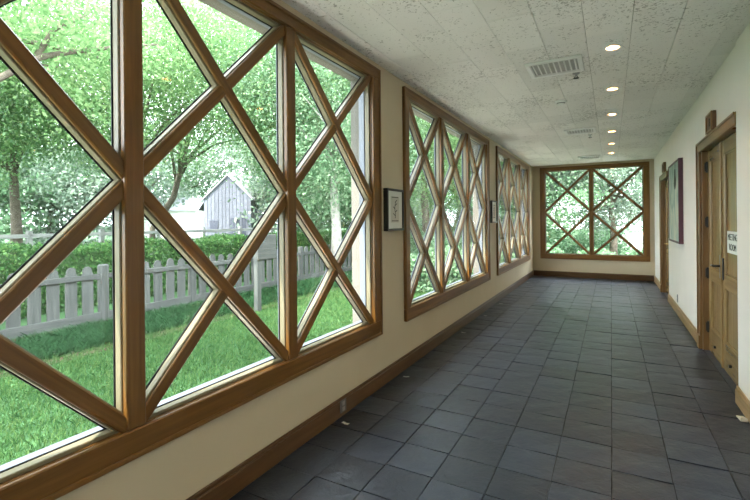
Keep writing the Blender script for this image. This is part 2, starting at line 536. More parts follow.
# ------------------------------------------------------------------ windows
def win_frame(kind):
    """maps (u along wall, v up, d towards outside) to world."""
    if kind == 'left': return lambda u, v, d: Vector((XL - d, u, v))
    return lambda u, v, d: Vector((u, YE + d, v))

def bar(name, P, p0, p1, wd, d0, d1, mat, parent, bev=0.004):
    a = P(p0[0], p0[1], (d0 + d1) / 2); b = P(p1[0], p1[1], (d0 + d1) / 2)
    X = (b - a); L = X.length; X.normalize()
    nrm = (P(0, 0, 1) - P(0, 0, 0)).normalized()
    Y = nrm.cross(X).normalized()
    mw = Matrix((X, Y, nrm)).transposed().to_4x4(); mw.translation = (a + b) / 2
    return link(name, box_mesh(L, wd, d1 - d0, min(bev, wd * .3, (d1 - d0) * .3), mat), None, parent, mw)

def window(n, kind, u0, u1, muls, z0, z1, bw=0.054):
    P = win_frame(kind)
    root = empty('window_%d' % n, P((u0 + u1) / 2, z0, 0)); root['kind'] = 'structure'
    e = 0.022                     # casing stands proud of the wall
    # casing on the wall face: outer board and inner bead on each side
    for nm, a, b in (('casing', (u0 + CW / 2, z0 + CW), (u0 + CW / 2, z1 - CT)), ('casing', (u1 - CW / 2, z0 + CW), (u1 - CW / 2, z1 - CT)),
                     ('casing', (u0, z0 + CW / 2), (u1, z0 + CW / 2)), ('head_casing', (u0, z1 - CT / 2), (u1, z1 - CT / 2))):
        bar(nm, P, a, b, CT if nm == 'head_casing' else CW, -e, 0.0, M_WOOD, root, 0.005)
    # backband: the raised outer edge of the casing
    bb = 0.022
    for a, b in (((u0 + bb / 2, z0), (u0 + bb / 2, z1)), ((u1 - bb / 2, z0), (u1 - bb / 2, z1)),
                 ((u0 + bb, z0 + bb / 2), (u1 - bb, z0 + bb / 2)), ((u0 + bb, z1 - bb / 2), (u1 - bb, z1 - bb / 2))):
        bar('backband', P, a, b, bb, -e - 0.010, -e, M_WOOD, root, 0.004)
    # jamb lining of the opening
    i0, i1, j0, j1 = u0 + CW, u1 - CW, z0 + CW, z1 - CT
    t = CW - OPI; tt = CT - OPI
    for a, b in (((i0 - t / 2, j0 - t), (i0 - t / 2, j1 + tt)), ((i1 + t / 2, j0 - t), (i1 + t / 2, j1 + tt)),
                 ((i0, j0 - t / 2), (i1, j0 - t / 2)), ((i0, j1 + tt / 2), (i1, j1 + tt / 2))):
        bar('jamb', P, a, b, tt if a[1] > j1 and b[1] > j1 and a[1] == b[1] else t, 0.0, 0.016, M_WOOD, root, 0.002)
    # pale stop and black gasket round the opening, in front of the glass
    s = 0.016
    for a, b, vert in (((i0 + s / 2, j0), (i0 + s / 2, j1), 1), ((i1 - s / 2, j0), (i1 - s / 2, j1), 1),
                       ((i0 + s, j0 + s / 2), (i1 - s, j0 + s / 2), 0), ((i0 + s, j1 - s / 2), (i1 - s, j1 - s / 2), 0)):
        st = bar('glazing_stop', P, a, b, s, 0.012, 0.050, M_STOP, root, 0.003)
        bar('gasket', P, a, b, s + 0.008, 0.050, 0.055, M_BLACK, st, 0.001)
    # outer sill and outer frame beyond the glass
    for a, b in (((i0 - t / 2, j0 - t), (i0 - t / 2, j1 + tt)), ((i1 + t / 2, j0 - t), (i1 + t / 2, j1 + tt)),
                 ((i0, j0 - t / 2 + .012), (i1, j0 - t / 2 + .012)), ((i0, j1 + tt / 2), (i1, j1 + tt / 2))):
        bar('outer_frame', P, a, b, tt if a[1] > j1 and a[1] == b[1] else t, 0.063, 0.115, M_CAP, root, 0.004)
    # painted reveal of the wall thickness outside the glass
    for a, b in (((u0 + OPI + .006, z0 + OPI), (u0 + OPI + .006, z1 - OPI)), ((u1 - OPI - .006, z0 + OPI), (u1 - OPI - .006, z1 - OPI)),
                 ((u0 + OPI, z0 + OPI + .006), (u1 - OPI, z0 + OPI + .006)), ((u0 + OPI, z1 - OPI - .006), (u1 - OPI, z1 - OPI - .006))):
        bar('outer_reveal', P, a, b, .012, 0.116, 0.214, M_EXT, root, 0.002)
    # mullions
    mw_ = 0.078
    for m in muls:
        mo = bar('mullion', P, (m, j0), (m, j1), mw_, -0.016, 0.014, M_WOOD, root, 0.005)
        st = bar('glazing_stop', P, (m, j0), (m, j1), mw_ + 0.012, 0.014, 0.050, M_STOP, mo, 0.003)
        bar('gasket', P, (m, j0), (m, j1), mw_ + 0.022, 0.050, 0.055, M_BLACK, mo, 0.001)
        bar('outer_cap', P, (m, j0), (m, j1), mw_ - 0.012, 0.063, 0.075, M_CAP, mo, 0.004)
    # diagonal lattice: two crosses one above the other in each bay
    ns = [i0 - 0.015] + list(muls) + [i1 + 0.015]
    zt, zb = j1 + 0.020, j0 - 0.018; zm = (zt + zb) / 2
    for a, b in zip(ns[:-1], ns[1:]):
        for lo, hi in ((zb, zm), (zm, zt)):
            for sgn in (0, 1):
                p0, p1 = ((a, hi), (b, lo)) if sgn else ((a, lo), (b, hi))
                off = -0.006 if sgn else -0.001
                dg = bar('diagonal_bar', P, p0, p1, bw, off, 0.014, M_WOOD, root, 0.005)
                q = (Vector(p1) - Vector(p0)).normalized() * 0.02
                q0 = (p0[0] + q.x, p0[1] + q.y); q1 = (p1[0] - q.x, p1[1] - q.y)
                d = 0.0012 if sgn else 0.0
                bar('glazing_stop', P, q0, q1, bw + 0.012, 0.014, 0.049 + d, M_STOP, dg, 0.003)
                bar('gasket', P, q0, q1, bw + 0.022, 0.0502 + d, 0.0542 + d, M_BLACK, dg, 0.001)
                bar('outer_cap', P, q0, q1, bw - 0.012, 0.063, 0.073 + d, M_CAP, dg, 0.004)
        # panes
        c = (a + b) / 2; zq0, zq1 = (zb + zm) / 2, (zm + zt) / 2
        polys = [[(a, zt), (b, zt), (c, zq1)], [(a, zb), (c, zq0), (b, zb)],
                 [(a, zt), (c, zq1), (a, zm)], [(b, zt), (b, zm), (c, zq1)],
                 [(a, zm), (c, zq0), (a, zb)], [(b, zm), (b, zb), (c, zq0)],
                 [(a, zm), (c, zq1), (b, zm), (c, zq0)]]
        for pl in polys:
            g = Vector((sum(p[0] for p in pl) / len(pl), sum(p[1] for p in pl) / len(pl)))
            pts = []
            for p in pl:
                v = Vector(p) - g; L = v.length
                pts.append(g + v * max(0.1, (L - 0.028) / L))
            V, Fc = prism([(p.x - g.x, p.y - g.y) for p in pts], -0.003, 0.003)
            o0 = P(g.x, g.y, 0.0595)
            ux = P(1, 0, 0) - P(0, 0, 0); nz = P(0, 0, 1) - P(0, 0, 0)
            mw = Matrix((ux, Vector((0, 0, 1)), nz)).transposed().to_4x4(); mw.translation = o0
            V = [mw.to_3x3() @ Vector(v) for v in V]
            link('pane', mesh_from('pane', V, Fc), M_GLASS, root, Matrix.Translation(o0))
    return root

for k, (u0, u1, ms) in enumerate(WINS):
    window(k + 1, 'left', u0, u1, ms, Z0, Z1)
window(4, 'end', EU0, EU1, (EM,), EZ0, EZ1, 0.040)
window(5, 'left', *W_BACK, Z0, Z1)

# ------------------------------------------------------------------ baseboards
BH, BT = 0.125, 0.02
def baseboard(name, lo, hi, cap_axis, mat):
    o = box(name, lo, (hi[0], hi[1], BH - 0.018), mat); o['kind'] = 'structure'
    return o
def base_run(name, a, b, face, axis, sgn, mat=None):
    mat = mat or M_BASE
    """a..b along the wall, face = wall plane, sgn = towards the room."""
    root = empty(name, (face, (a + b) / 2, 0) if axis == 'y' else ((a + b) / 2, face, 0)); root['kind'] = 'structure'
    for nm, z0, z1, t in (('board', 0.0, BH - 0.022, BT), ('cap_moulding', BH - 0.022, BH, BT * 0.62)):
        f0, f1 = sorted((face, face + sgn * t))
        if axis == 'y': box(nm, (f0, a, z0), (f1, b, z1), mat, root, 0.004)
        else: box(nm, (a, f0, z0), (b, f1, z1), mat, root, 0.004)
base_run('baseboard_left', YB, YE, XL, 'y', 1)
M_BASE2 = wood('baseboard_light_oak', (.26, .16, .075), (.36, .235, .115), (.44, .30, .15))
base_run('baseboard_end', XL + BT, XR - BT, YE, 'x', -1, M_BASE)
base_run('baseboard_right_near', YB, D1A, XRN, 'y', -1, M_BASE2)
base_run('baseboard_right_middle', D1B + 0.125, D2A, XR, 'y', -1, M_BASE2)
base_run('baseboard_right_far', D2B + 0.125, YE - BT, XR, 'y', -1, M_BASE2)

# ------------------------------------------------------------------ doors
def door_leaf(root, y0, y1, handle_y, handle_mat, xf):
    """leaf with stiles, rails and two sunk panels; handle_y tells the lever's side."""
    st = 0.095
    xb = xf + 0.045
    zt = DZ - 0.018
    leaf = empty('door_leaf', (xf, (y0 + y1) / 2, 0.008)); leaf.parent = root
    leaf.matrix_basis = parent_world(root).inverted() @ Matrix.Translation((xf, (y0 + y1) / 2, 0.008))
    for a, b in ((y0, y0 + st), (y1 - st, y1)):
        box('stile', (xf, a, 0.008), (xb, b, zt), M_DOOR, leaf, 0.004)
    for z0, z1 in ((0.008, 0.25), (0.72, 0.84), (zt - 0.12, zt)):
        box('rail', (xf, y0 + st, z0), (xb, y1 - st, z1), M_DOOR, leaf, 0.004)
    for z0, z1 in ((0.25, 0.72), (0.84, zt - 0.12)):
        box('panel', (xf + 0.018, y0 + st, z0), (xf + 0.032, y1 - st, z1), M_DOOR, leaf, 0.001)
        bd = 0.014
        for lo, hi in (((y0 + st, z0), (y1 - st, z0 + bd)), ((y0 + st, z1 - bd), (y1 - st, z1)),
                       ((y0 + st, z0 + bd), (y0 + st + bd, z1 - bd)), ((y1 - st - bd, z0 + bd), (y1 - st, z1 - bd))):
            box('panel_bead', (xf + 0.006, lo[0], lo[1]), (xf + 0.018, hi[0], hi[1]), M_DOOR, leaf, 0.003)
    # foot bolt
    if handle_mat is M_IRON:
        yb = y0 + 0.5 * (y1 - y0)
        v, f = lathe([(0.0, -.018), (0.013, -.018), (0.013, .0)], 10)
        R_ = Matrix.Rotation(math.radians(90), 4, 'Y')
        link('foot_bolt', mesh_from('bolt', v, f), M_IRON, leaf, Matrix.Translation((xf, yb, 0.11)) @ R_)
    return leaf

def lever(leaf, xf, yh, sgn, mat, plate=True):
    p = box('handle_plate', (xf - 0.008, yh - 0.022, 0.79), (xf, yh + 0.022, 1.0), mat, leaf, 0.003)
    v, f = join([tube([(xf - .006, yh, .90), (xf - .055, yh, .90)], [.010, .010], 8),
                 tube([(xf - .052, yh, .90), (xf - .055, yh + sgn * .05, .902), (xf - .052, yh + sgn * .12, .895)], [.010, .009, .007], 8)])
    link('lever', mesh_from('lever', v, f, True), mat, leaf, Matrix.Identity(4))

def door(n, ya, yb, leaves):
    root = empty('door_%d' % n, (XR, (ya + yb) / 2, 0)); root['kind'] = 'structure'
    box('threshold', (XR + .002, ya + .002, -.008), (XR + .13, yb - .034, .002), M_SLATE, root, .002)
    cw, e = 0.115, 0.022
    # casing: far leg and head; backband on both
    box('casing', (XR - e, yb - 0.01, 0), (XR, yb - 0.01 + cw, DZ - 0.02), M_DOORFRAME, root, 0.004)
    box('casing', (XR - e, ya + .002, DZ - 0.02), (XR, yb - 0.01 + cw, DZ + 0.075), M_DOORFRAME, root, 0.004)
    box('backband', (XR - e - .010, yb - 0.01 + cw - .022, 0), (XR - e, yb - 0.01 + cw, DZ + 0.053), M_DOORFRAME, root, 0.003)
    box('backband', (XR - e - .010, ya + .002, DZ + 0.053), (XR - e, yb - 0.01 + cw, DZ + 0.075), M_DOORFRAME, root, 0.003)
    # plinth block at the foot of the casing
    box('plinth_block', (XR - e - .014, yb - 0.012, 0), (XR - e, yb - 0.008 + cw, 0.135), M_DOORFRAME, root, 0.004)
    # jambs
    box('jamb', (XR, yb - 0.032, 0), (XR + 0.13, yb - .001, DZ), M_DOORFRAME, root, 0.003)
    box('jamb', (XR + 0.055, ya + .001, 0), (XR + 0.13, leaves[0][0] - 0.004, DZ - .001), M_DOORFRAME, root, 0.003)
    box('head_jamb', (XR, leaves[0][0] - 0.004, DZ - 0.016), (XR + 0.13, yb - 0.032, DZ - .001), M_DOORFRAME, root, 0.003)
    return root
XF = XR + 0.048
d1 = door(1, D1A, D1B, [(4.215, 4.815), (4.825, 5.43)])
d1['label'] = 'double panelled oak door with black levers'
lf = door_leaf(d1, 4.828, 5.434, 4.87, M_IRON, XF)
lever(lf, XF, 4.872, 1, M_IRON)
nl = door_leaf(d1, 4.218, 4.822, 4.78, M_IRON, XF)
box('handle_plate', (XF - 0.008, 4.752, 0.79), (XF, 4.796, 0.98), M_IRON, nl, 0.003)
box('astragal', (XF - 0.012, 4.806, 0.01), (XF, 4.838, DZ - 0.02), M_DOOR, nl, 0.003)
for z in (1.84, 1.29, 0.78, 0.24):
    h = empty('hinge', (XF, 5.43, z)); h.matrix_basis = parent_world(d1).inverted() @ Matrix.Translation((XF, 5.43, z)); h.parent = d1
    box('hinge_plate', (XF - 0.026, 5.427, z - .042), (XF - 0.004, 5.437, z + .042), M_IRON, h, 0.001)
    v, f = tube([(XF - .008, 5.43, z - .055), (XF - .008, 5.43, z + .055)], [.011, .011], 8)
    link('hinge_knuckle', mesh_from('knuckle', v, f), M_IRON, h, Matrix.Identity(4))
d2 = door(2, D2A, D2B, [(8.46, 9.32)])
lf2 = door_leaf(d2, 8.464, 9.324, 8.53, M_BRASS, XF)
lever(lf2, XF, 8.80, 1, M_BRASS)

# ------------------------------------------------------------------ ceiling fixtures
TRIM = lathe([(0.043, 0.004), (0.045, -0.003), (0.062, -0.0045), (0.066, -0.001), (0.066, 0.0)], 28)
CAN = lathe([(0.043, 0.002), (0.043, 0.035), (0.040, 0.075), (0.0, 0.078)], 28)
LENS = lathe([(0.034, 0.072), (0.028, 0.062), (0.015, 0.057), (0.0, 0.056)], 20)
tm = mesh_from('trim', *TRIM, True); cm = mesh_from('can', *CAN, True); lm = mesh_from('lens', *LENS, True)
tm.materials.append(M_WHITE); cm.materials.append(M_GOLDCAN); lm.materials.append(M_BULB)
ordn = {6: 'nearest the large double door', 7: 'next to the round detector', 8: 'before the second vent',
        9: 'beside the second vent', 10: 'beyond the second vent', 11: 'closest to the end window'}
for k, ly in enumerate(LAMP_Y):
    vis = k >= 6
    t = empty('recessed_downlight', (LAMP_X, ly, ZC))
    tag(t, {6: 'recessed round ceiling downlight beside the nearer grille, first of the glowing row',
            7: 'recessed round ceiling downlight level with the round smoke detector',
            8: 'recessed round ceiling downlight between the smoke detector and the second grille',
            9: 'recessed round ceiling downlight beside the second grille',
            10: 'recessed round ceiling downlight just past the second grille',
            11: 'recessed round ceiling downlight beside the grille at the end window'}.get(k, 'recessed round ceiling downlight over the corridor behind the first window'),
        'ceiling light', 'row of recessed ceiling downlights')
    link('trim_ring', tm, None, t); link('reflector', cm, None, t); link('lens', lm, None, t)
    la = bpy.data.lights.new('downlight_lamp', 'AREA'); la.shape = 'DISK'; la.size = 0.06; la.energy = LAMP_WATTS
    la.color = (1.0, .80, .58)
    lo = bpy.data.objects.new('downlight_lamp', la); COL.objects.link(lo); lo.parent = t; lo.location = (0, 0, 0.052)

def vent(cx, cy, sx, sy, label):
    t = empty('air_vent', (cx, cy, ZC)); tag(t, label, 'vent', 'ceiling air grilles')
    fw = 0.036; h = 0.020
    x0, x1, y0, y1 = cx - sx / 2, cx + sx / 2, cy - sy / 2, cy + sy / 2
    for lo, hi in (((x0, y0), (x1, y0 + fw)), ((x0, y1 - fw), (x1, y1)), ((x0, y0 + fw), (x0 + fw, y1 - fw)), ((x1 - fw, y0 + fw), (x1, y1 - fw))):
        box('frame', (lo[0], lo[1], ZC - h), (hi[0], hi[1], ZC - 0.0015), M_WHITE, t, 0.004)
    box('backing', (x0 + fw, y0 + fw, ZC - 0.004), (x1 - fw, y1 - fw, ZC - 0.0015), M_VENTBACK, t, 0)
    n = 9
    for k in range(n):
        xx = x0 + fw + (k + .5) * (sx - 2 * fw) / n
        mw = Matrix.Translation((xx, cy, ZC - 0.014)) @ Matrix.Rotation(math.radians(-38), 4, 'Y') @ Matrix.Rotation(math.radians(90), 4, 'Z')
        link('slat', box_mesh(sy - 2 * fw - .002, 0.004, 0.024, 0.0006, M_WHITE), None, t, mw)
vent(-0.395, 3.86, 0.42, 0.38, 'white louvred ceiling grille beside the first glowing downlight')
vent(-0.375, 6.84, 0.40, 0.36, 'white louvred ceiling grille halfway down the corridor')
vent(-0.375, 9.80, 0.40, 0.36, 'white louvred ceiling grille just before the end window')

def puck(x, y, label):
    t = empty('smoke_detector', (x, y, ZC)); tag(t, label, 'smoke detector')
    v, f = lathe([(0.062, 0.0), (0.062, -.012), (0.055, -.018), (0.0, -.019)], 20)
    link('base', mesh_from('base', v, f, True), M_WHITE, t)
    v, f = lathe([(0.040, -.018), (0.036, -.034), (0.020, -.040), (0.0, -.040)], 20)
    link('sensor_cap', mesh_from('cap', v, f, True), M_WHITE, t)
    v, f = lathe([(0.0405, -.020), (0.0415, -.024), (0.0395, -.028)], 20)
    link('sensor_slot', mesh_from('slot', v, f, True), M_DARKVENT, t)
puck(-0.46, 5.03, 'round white smoke detector on the ceiling between two grilles')
def sprinkler(x, y, label):
    t = empty('sprinkler_head', (x, y, ZC)); tag(t, label, 'sprinkler', 'ceiling sprinkler heads')
    v, f = lathe([(0.030, 0.0), (0.028, -.006), (0.010, -.008), (0.010, -.028), (0.0, -.030)], 14)
    link('escutcheon', mesh_from('esc', v, f, True), M_GREYMETAL, t)
    v, f = lathe([(0.0, -.040), (0.024, -.042), (0.024, -.045), (0.0, -.045)], 14)
    link('deflector', mesh_from('defl', v, f), M_IRON, t)
    for s in (-1, 1):
        v, f = tube([(s * .009, 0, -.026), (s * .014, 0, -.034), (s * .004, 0, -.041)], [.003, .003, .003], 6)
        link('yoke_arm', mesh_from('arm', v, f), M_IRON, t)
sprinkler(-0.255, 4.135, 'small dark sprinkler head by the corner of the nearer ceiling grille')
sprinkler(-0.265, 7.25, 'small dark sprinkler head by the halfway ceiling grille')

# ------------------------------------------------------------------ pictures and signs
def wall_picture(y0, y1, z0, z1, name, label, motif):
    t = empty(name, (XL, (y0 + y1) / 2, z0)); tag(t, label, 'picture', 'framed prints between the windows')
    x0, x1 = XL + .001, XL + 0.042
    fw = 0.020
    for lo, hi in (((y0, z0), (y1, z0 + fw)), ((y0, z1 - fw), (y1, z1)), ((y0, z0 + fw), (y0 + fw, z1 - fw)), ((y1 - fw, z0 + fw), (y1, z1 - fw))):
        box('frame', (x0, lo[0], lo[1]), (x1, hi[0], hi[1]), M_FRAMEBLK, t, 0.003)
    box('mat_board', (x0, y0 + fw, z0 + fw), (XL + .030, y1 - fw, z1 - fw), M_PAPER, t, 0)
    xs = XL + .0305
    cy, w_ = (y0 + y1) / 2, (y1 - y0); h = z1 - z0
    pr = box('print_sheet', (XL + .030, y0 + .26 * w_, z0 + .20 * h), (xs, y1 - .26 * w_, z1 - .18 * h), plain('print_paper', (.60, .60, .52), .7, .2, .03), t, 0)
    # line drawing: a flowering stem with lettering-like ruled lines above and below
    rg = random.Random(motif); parts = []
    for q in range(5):
        a = rg.uniform(-.25, .25); zz = z0 + h * (.36 + .08 * q)
        pts = [(xs + .0008, cy, zz)] + [(xs + .0008, cy + w_ * .12 * s_ * math.copysign(1, a), zz + h * .06 * s_) for s_ in (.4, .8, 1.0)]
        parts.append(tube(pts, [.0022, .003, .0034, .001], 5))
    parts.append(tube([(xs + .0008, cy + .006 * math.sin(k), z0 + h * (.30 + .05 * k)) for k in range(9)], [.002] * 9, 5))
    v, f = join(parts); link('line_drawing', mesh_from('draw', v, f), M_INK, pr, Matrix.Identity(4))
    for zz in (z0 + .23 * h, z1 - .21 * h):
        box('ruled_line', (xs, cy - .20 * w_, zz), (xs + .0008, cy + .20 * w_, zz + .006), M_INK, pr, 0)
wall_picture(3.165, 3.485, 1.245, 1.60, 'framed_print', 'small black framed print on white mat between the first and second windows', 3)
wall_picture(6.72, 7.05, 1.285, 1.63, 'framed_print', 'small black framed print on white mat between the second and third windows', 4)

# large painting on the right wall
t = empty('large_painting', (XR, 7.28, 1.0)); tag(t, 'large pale green painting in plum frame on the wall between the two doors', 'painting')
y0, y1, z0, z1 = 6.72, 7.84, 1.0, 2.10
xa, xb = XR - 0.052, XR - 0.001
fw = 0.028
for lo, hi in (((y0, z0), (y1, z0 + fw)), ((y0, z1 - fw), (y1, z1)), ((y0, z0 + fw), (y0 + fw, z1 - fw)), ((y1 - fw, z0 + fw), (y1, z1 - fw))):
    box('frame', (xa, lo[0], lo[1]), (xb, hi[0], hi[1]), M_FRAMEPLUM, t, 0.004)
cv = box('canvas', (XR - 0.044, y0 + fw, z0 + fw), (XR - 0.02, y1 - fw, z1 - fw), M_PAINTING, t, 0)
v, f = prism([(0.10 * math.cos(a) * (1 + .25 * math.sin(3 * a)), 0.14 * math.sin(a)) for a in np.linspace(0, 2 * math.pi, 18)[:-1]], 0, .0015)
link('dark_brushmark', mesh_from('blot', v, f), M_INK, cv, Matrix.Translation((XR - .0442, 7.12, 1.86)) @ Matrix.Rotation(math.radians(-90), 4, 'Y') @ Matrix.Rotation(math.radians(90), 4, 'Z'))

def plaque(y0, y1, z0, z1, body, label):
    t = empty('door_plaque', (XR, (y0 + y1) / 2, z0)); tag(t, label, 'sign', 'wooden plaques above the doors')
    box('board', (XR - .030, y0, z0), (XR - .001, y1, z1), M_PLAQUE, t, 0.003)
    b = .018
    for lo, hi in (((y0, z0), (y1, z0 + b)), ((y0, z1 - b), (y1, z1)), ((y0, z0 + b), (y0 + b, z1 - b)), ((y1 - b, z0 + b), (y1, z1 - b))):
        box('rim', (XR - .040, lo[0], lo[1]), (XR - .030, hi[0], hi[1]), M_DOORFRAME, t, 0.002)
    mw = Matrix(((0, 0, -1), (-1, 0, 0), (0, 1, 0))).to_4x4(); mw.translation = (XR - .0308, (y0 + y1) / 2, (z0 + z1) / 2)
    text('carved_letter', body, (z1 - z0) * .62, M_INK, t, mw)
plaque(4.72, 4.98, DZ + 0.078, DZ + 0.245, 'B', 'square brown wooden plaque resting over the double door')
plaque(8.62, 8.88, DZ + 0.078, DZ + 0.245, 'A', 'square wooden plaque above the single door by the end wall')

# paper notice on the nearer leaf
t = empty('paper_notice', (XF, 4.427, 1.04)); tag(t, 'white paper notice with two lines of black lettering on the double door', 'notice')
box('sheet', (XF - .0035, 4.245, 1.04), (XF - .0005, 4.61, 1.22), M_PAPER, t, 0)
mwt = Matrix(((0, 0, -1), (-1, 0, 0), (0, 1, 0))).to_4x4()
for body, zz in (('MEETING', 1.170), ('ROOM', 1.088)):
    mm = mwt.copy(); mm.translation = (XF - .0042, 4.427, zz)
    text('lettering', body, .076, M_INK, t, mm)

# outlet covers
def outlet(x, y, z, sgn, mat, label):
    t = empty('wall_outlet', (x, y, z)); tag(t, label, 'outlet')
    a, b = sorted((x, x + sgn * .007)); ph = .055 if z > .1 else .042
    box('cover_plate', (a, y - .036, z - ph), (b, y + .036, z + ph), mat, t, 0.002)
    for dz in (-.43 * ph, .43 * ph):
        c0, c1 = sorted((x + sgn * .007, x + sgn * .0095))
        box('socket', (c0, y - .015, z + dz - .014), (c1, y + .015, z + dz + .014), M_GREYMETAL, t, 0.001)
outlet(XR, 7.35, 0.215, -1, M_GREYMETAL, 'small outlet plate low on the wall below the large painting')
outlet(XL + BT, 2.50, 0.072, 1, plain('outlet_grey', (.16, .16, .17), .5, .4, .1), 'small grey outlet plate set in the dark baseboard under the first window')

# little curled white flecks set in a line along the window wall
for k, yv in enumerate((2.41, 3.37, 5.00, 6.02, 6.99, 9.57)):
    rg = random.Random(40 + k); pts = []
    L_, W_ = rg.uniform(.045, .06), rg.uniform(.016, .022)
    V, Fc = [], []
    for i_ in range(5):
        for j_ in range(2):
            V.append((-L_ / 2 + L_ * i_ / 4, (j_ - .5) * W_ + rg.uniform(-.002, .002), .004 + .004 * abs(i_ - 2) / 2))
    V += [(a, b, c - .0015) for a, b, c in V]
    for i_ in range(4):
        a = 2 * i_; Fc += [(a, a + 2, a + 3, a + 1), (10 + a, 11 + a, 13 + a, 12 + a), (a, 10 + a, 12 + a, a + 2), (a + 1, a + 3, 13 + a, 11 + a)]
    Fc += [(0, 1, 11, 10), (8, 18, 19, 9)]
    o = link('white_fleck', mesh_from('fleck', V, Fc), M_PAPER, None, Matrix.Translation((-1.54, yv, 0.0)) @ Matrix.Rotation(rg.uniform(-.25, .5), 4, 'Z'))
    tag(o, 'tiny white scrap lying on the slate along the window wall baseboard', 'fleck', 'white flecks along the window wall')

# little wedge lying beside the near baseboard
v, f = prism([(0, 0), (.085, 0), (.085, .006), (0, .024)], -.018, .018)
o = link('door_wedge', mesh_from('wedge', v, f), plain('pale_wedge_wood', (.62, .56, .42), .6, .3, .05), None,
         Matrix.Translation((XRN - .045, 3.62, 0.004)) @ Matrix.Rotation(math.radians(95), 4, 'Z') @ Matrix.Rotation(math.radians(90), 4, 'X'))
tag(o, 'pale wooden door wedge lying on the slate beside the near baseboard', 'door wedge')

# ------------------------------------------------------------------ outdoors
GZ = -0.30
rng = np.random.default_rng(3)
def ground():
    nx, ny = 60, 60
    xs = np.linspace(-70, 45, nx); ys = np.linspace(-35, 80, ny)
    V, Fc = [], []
    for i, x in enumerate(xs):
        for j, yv in enumerate(ys):
            V.append((x, yv, GZ + 0.0 - (0.04 if -3 < x < 3 and -6 < yv < 12 else 0) + (0.02 * max(0, -x - 12) if x < -12 else 0)))
    for i in range(nx - 1):
        for j in range(ny - 1):
            Fc.append((i * ny + j, (i + 1) * ny + j, (i + 1) * ny + j + 1, i * ny + j + 1))
    o = link('ground', mesh_from('ground', V, Fc), M_TURF); o['kind'] = 'structure'
ground()

def blades(n, x0, x1, y0, y1, h0, h1, wd, lean, name, mat, zoff=0.0):
    bx = rng.uniform(x0, x1, n); by = rng.uniform(y0, y1, n)
    h = rng.uniform(h0, h1, n); a = rng.uniform(0, 2 * np.pi, n); l = rng.normal(0, lean, (n, 2)) * h[:, None]
    wv = np.stack([np.cos(a), np.sin(a), 0 * a], 1) * (wd * rng.uniform(.6, 1.3, n))[:, None]
    base = np.stack([bx, by, np.full(n, GZ + zoff)], 1)
    mid = base + np.stack([l[:, 0] * .35, l[:, 1] * .35, h * .6], 1)
    tip = base + np.stack([l[:, 0], l[:, 1], h], 1)
    V = np.stack([base - wv / 2, base + wv / 2, mid + wv * .4, tip, mid - wv * .4], 1).reshape(-1, 3)
    me = mesh_quads(name, V, 5); me.materials.append(mat)
    return me
me = blades(130000, -5.95, -3.12, -1.5, 13, .025, .065, .007, .5, 'grass', M_GRASS)
tag(link('grass', me), 'short mown green lawn outside the windows', 'grass', kind='stuff')
me = blades(60000, -7.15, -5.88, 0.5, 14, .05, .15, .009, .6, 'cover', M_COVER)
tag(link('groundcover_border', me), 'dark green grassy border along the foot of the picket fence', 'border plants', kind='stuff')
boxes('planting_bed', [((-7.6, 0, GZ - .05), (-5.7, 14.2, GZ + .012))], M_SOIL, kind='structure')

# picket fence
FX = -7.45
fence = empty('picket_fence', (FX, 7.5, GZ))
tag(fence, 'low weathered grey picket fence with rounded pickets between border and hedge', 'fence')
def picket_poly(wd, h):
    s = wd / 2
    pts = [(-s, 0), (s, 0), (s, h - .115), (s * .80, h - .10)]
    for k in range(7):
        a = math.radians(8 + k * (164 / 6)); pts.append((s * .86 * math.cos(a), h - .085 + .085 * math.sin(a)))
    pts += [(-s * .80, h - .10), (-s, h - .115)]
    return pts
v, f = prism(picket_poly(.168, .945), -.012, .012)
v = [(p[1], p[0], p[2]) for p in v]; f = [q[::-1] for q in f]     # grain runs up: local X is up
pk = mesh_from('picket', v, f); pk.materials.append(M_FENCE)
UPM = Matrix(((0, 0, -1), (0, 1, 0), (1, 0, 0))).to_4x4()
Y0F, SP = 4.21 - 0.25 * 18, 0.25
frg = random.Random(8)
posts = []
for k in range(56):
    yv = Y0F + k * SP
    if (k - 18) % 7 == 0:
        posts.append(yv)
        po = box('post', (FX - .055, yv - .075, GZ - .1), (FX + .055, yv + .075, GZ + .95), M_FENCE, fence, 0.02)
        continue
    mw = Matrix.Translation((FX, yv + frg.uniform(-.008, .008), GZ + frg.uniform(-.012, .012))) @ Matrix.Rotation(frg.uniform(-.012, .012), 4, 'X') @ UPM
    link('picket', pk, None, fence, mw)
for a, b in zip(posts[:-1], posts[1:]):
    box('rail', (FX + .012, a + .06, GZ + .715), (FX + .045, b - .06, GZ + .80), M_FENCE, fence, 0.006)
    box('kickboard', (FX + .012, a + .06, GZ), (FX + .045, b - .06, GZ + .17), M_FENCE, fence, 0.006)

# sign post on the lawn
t = empty('sign_post', (-5.64, 5.91, GZ)); tag(t, 'square grey wooden post carrying a small blank board in front of the fence', 'sign post')
box('post', (-5.69, 5.86, GZ - .05), (-5.59, 5.96, GZ + 1.42), M_FENCE, t, 0.008)
box('board', (-5.585, 5.84, GZ + .95), (-5.555, 6.33, GZ + 1.40), M_FENCE, t, 0.006)

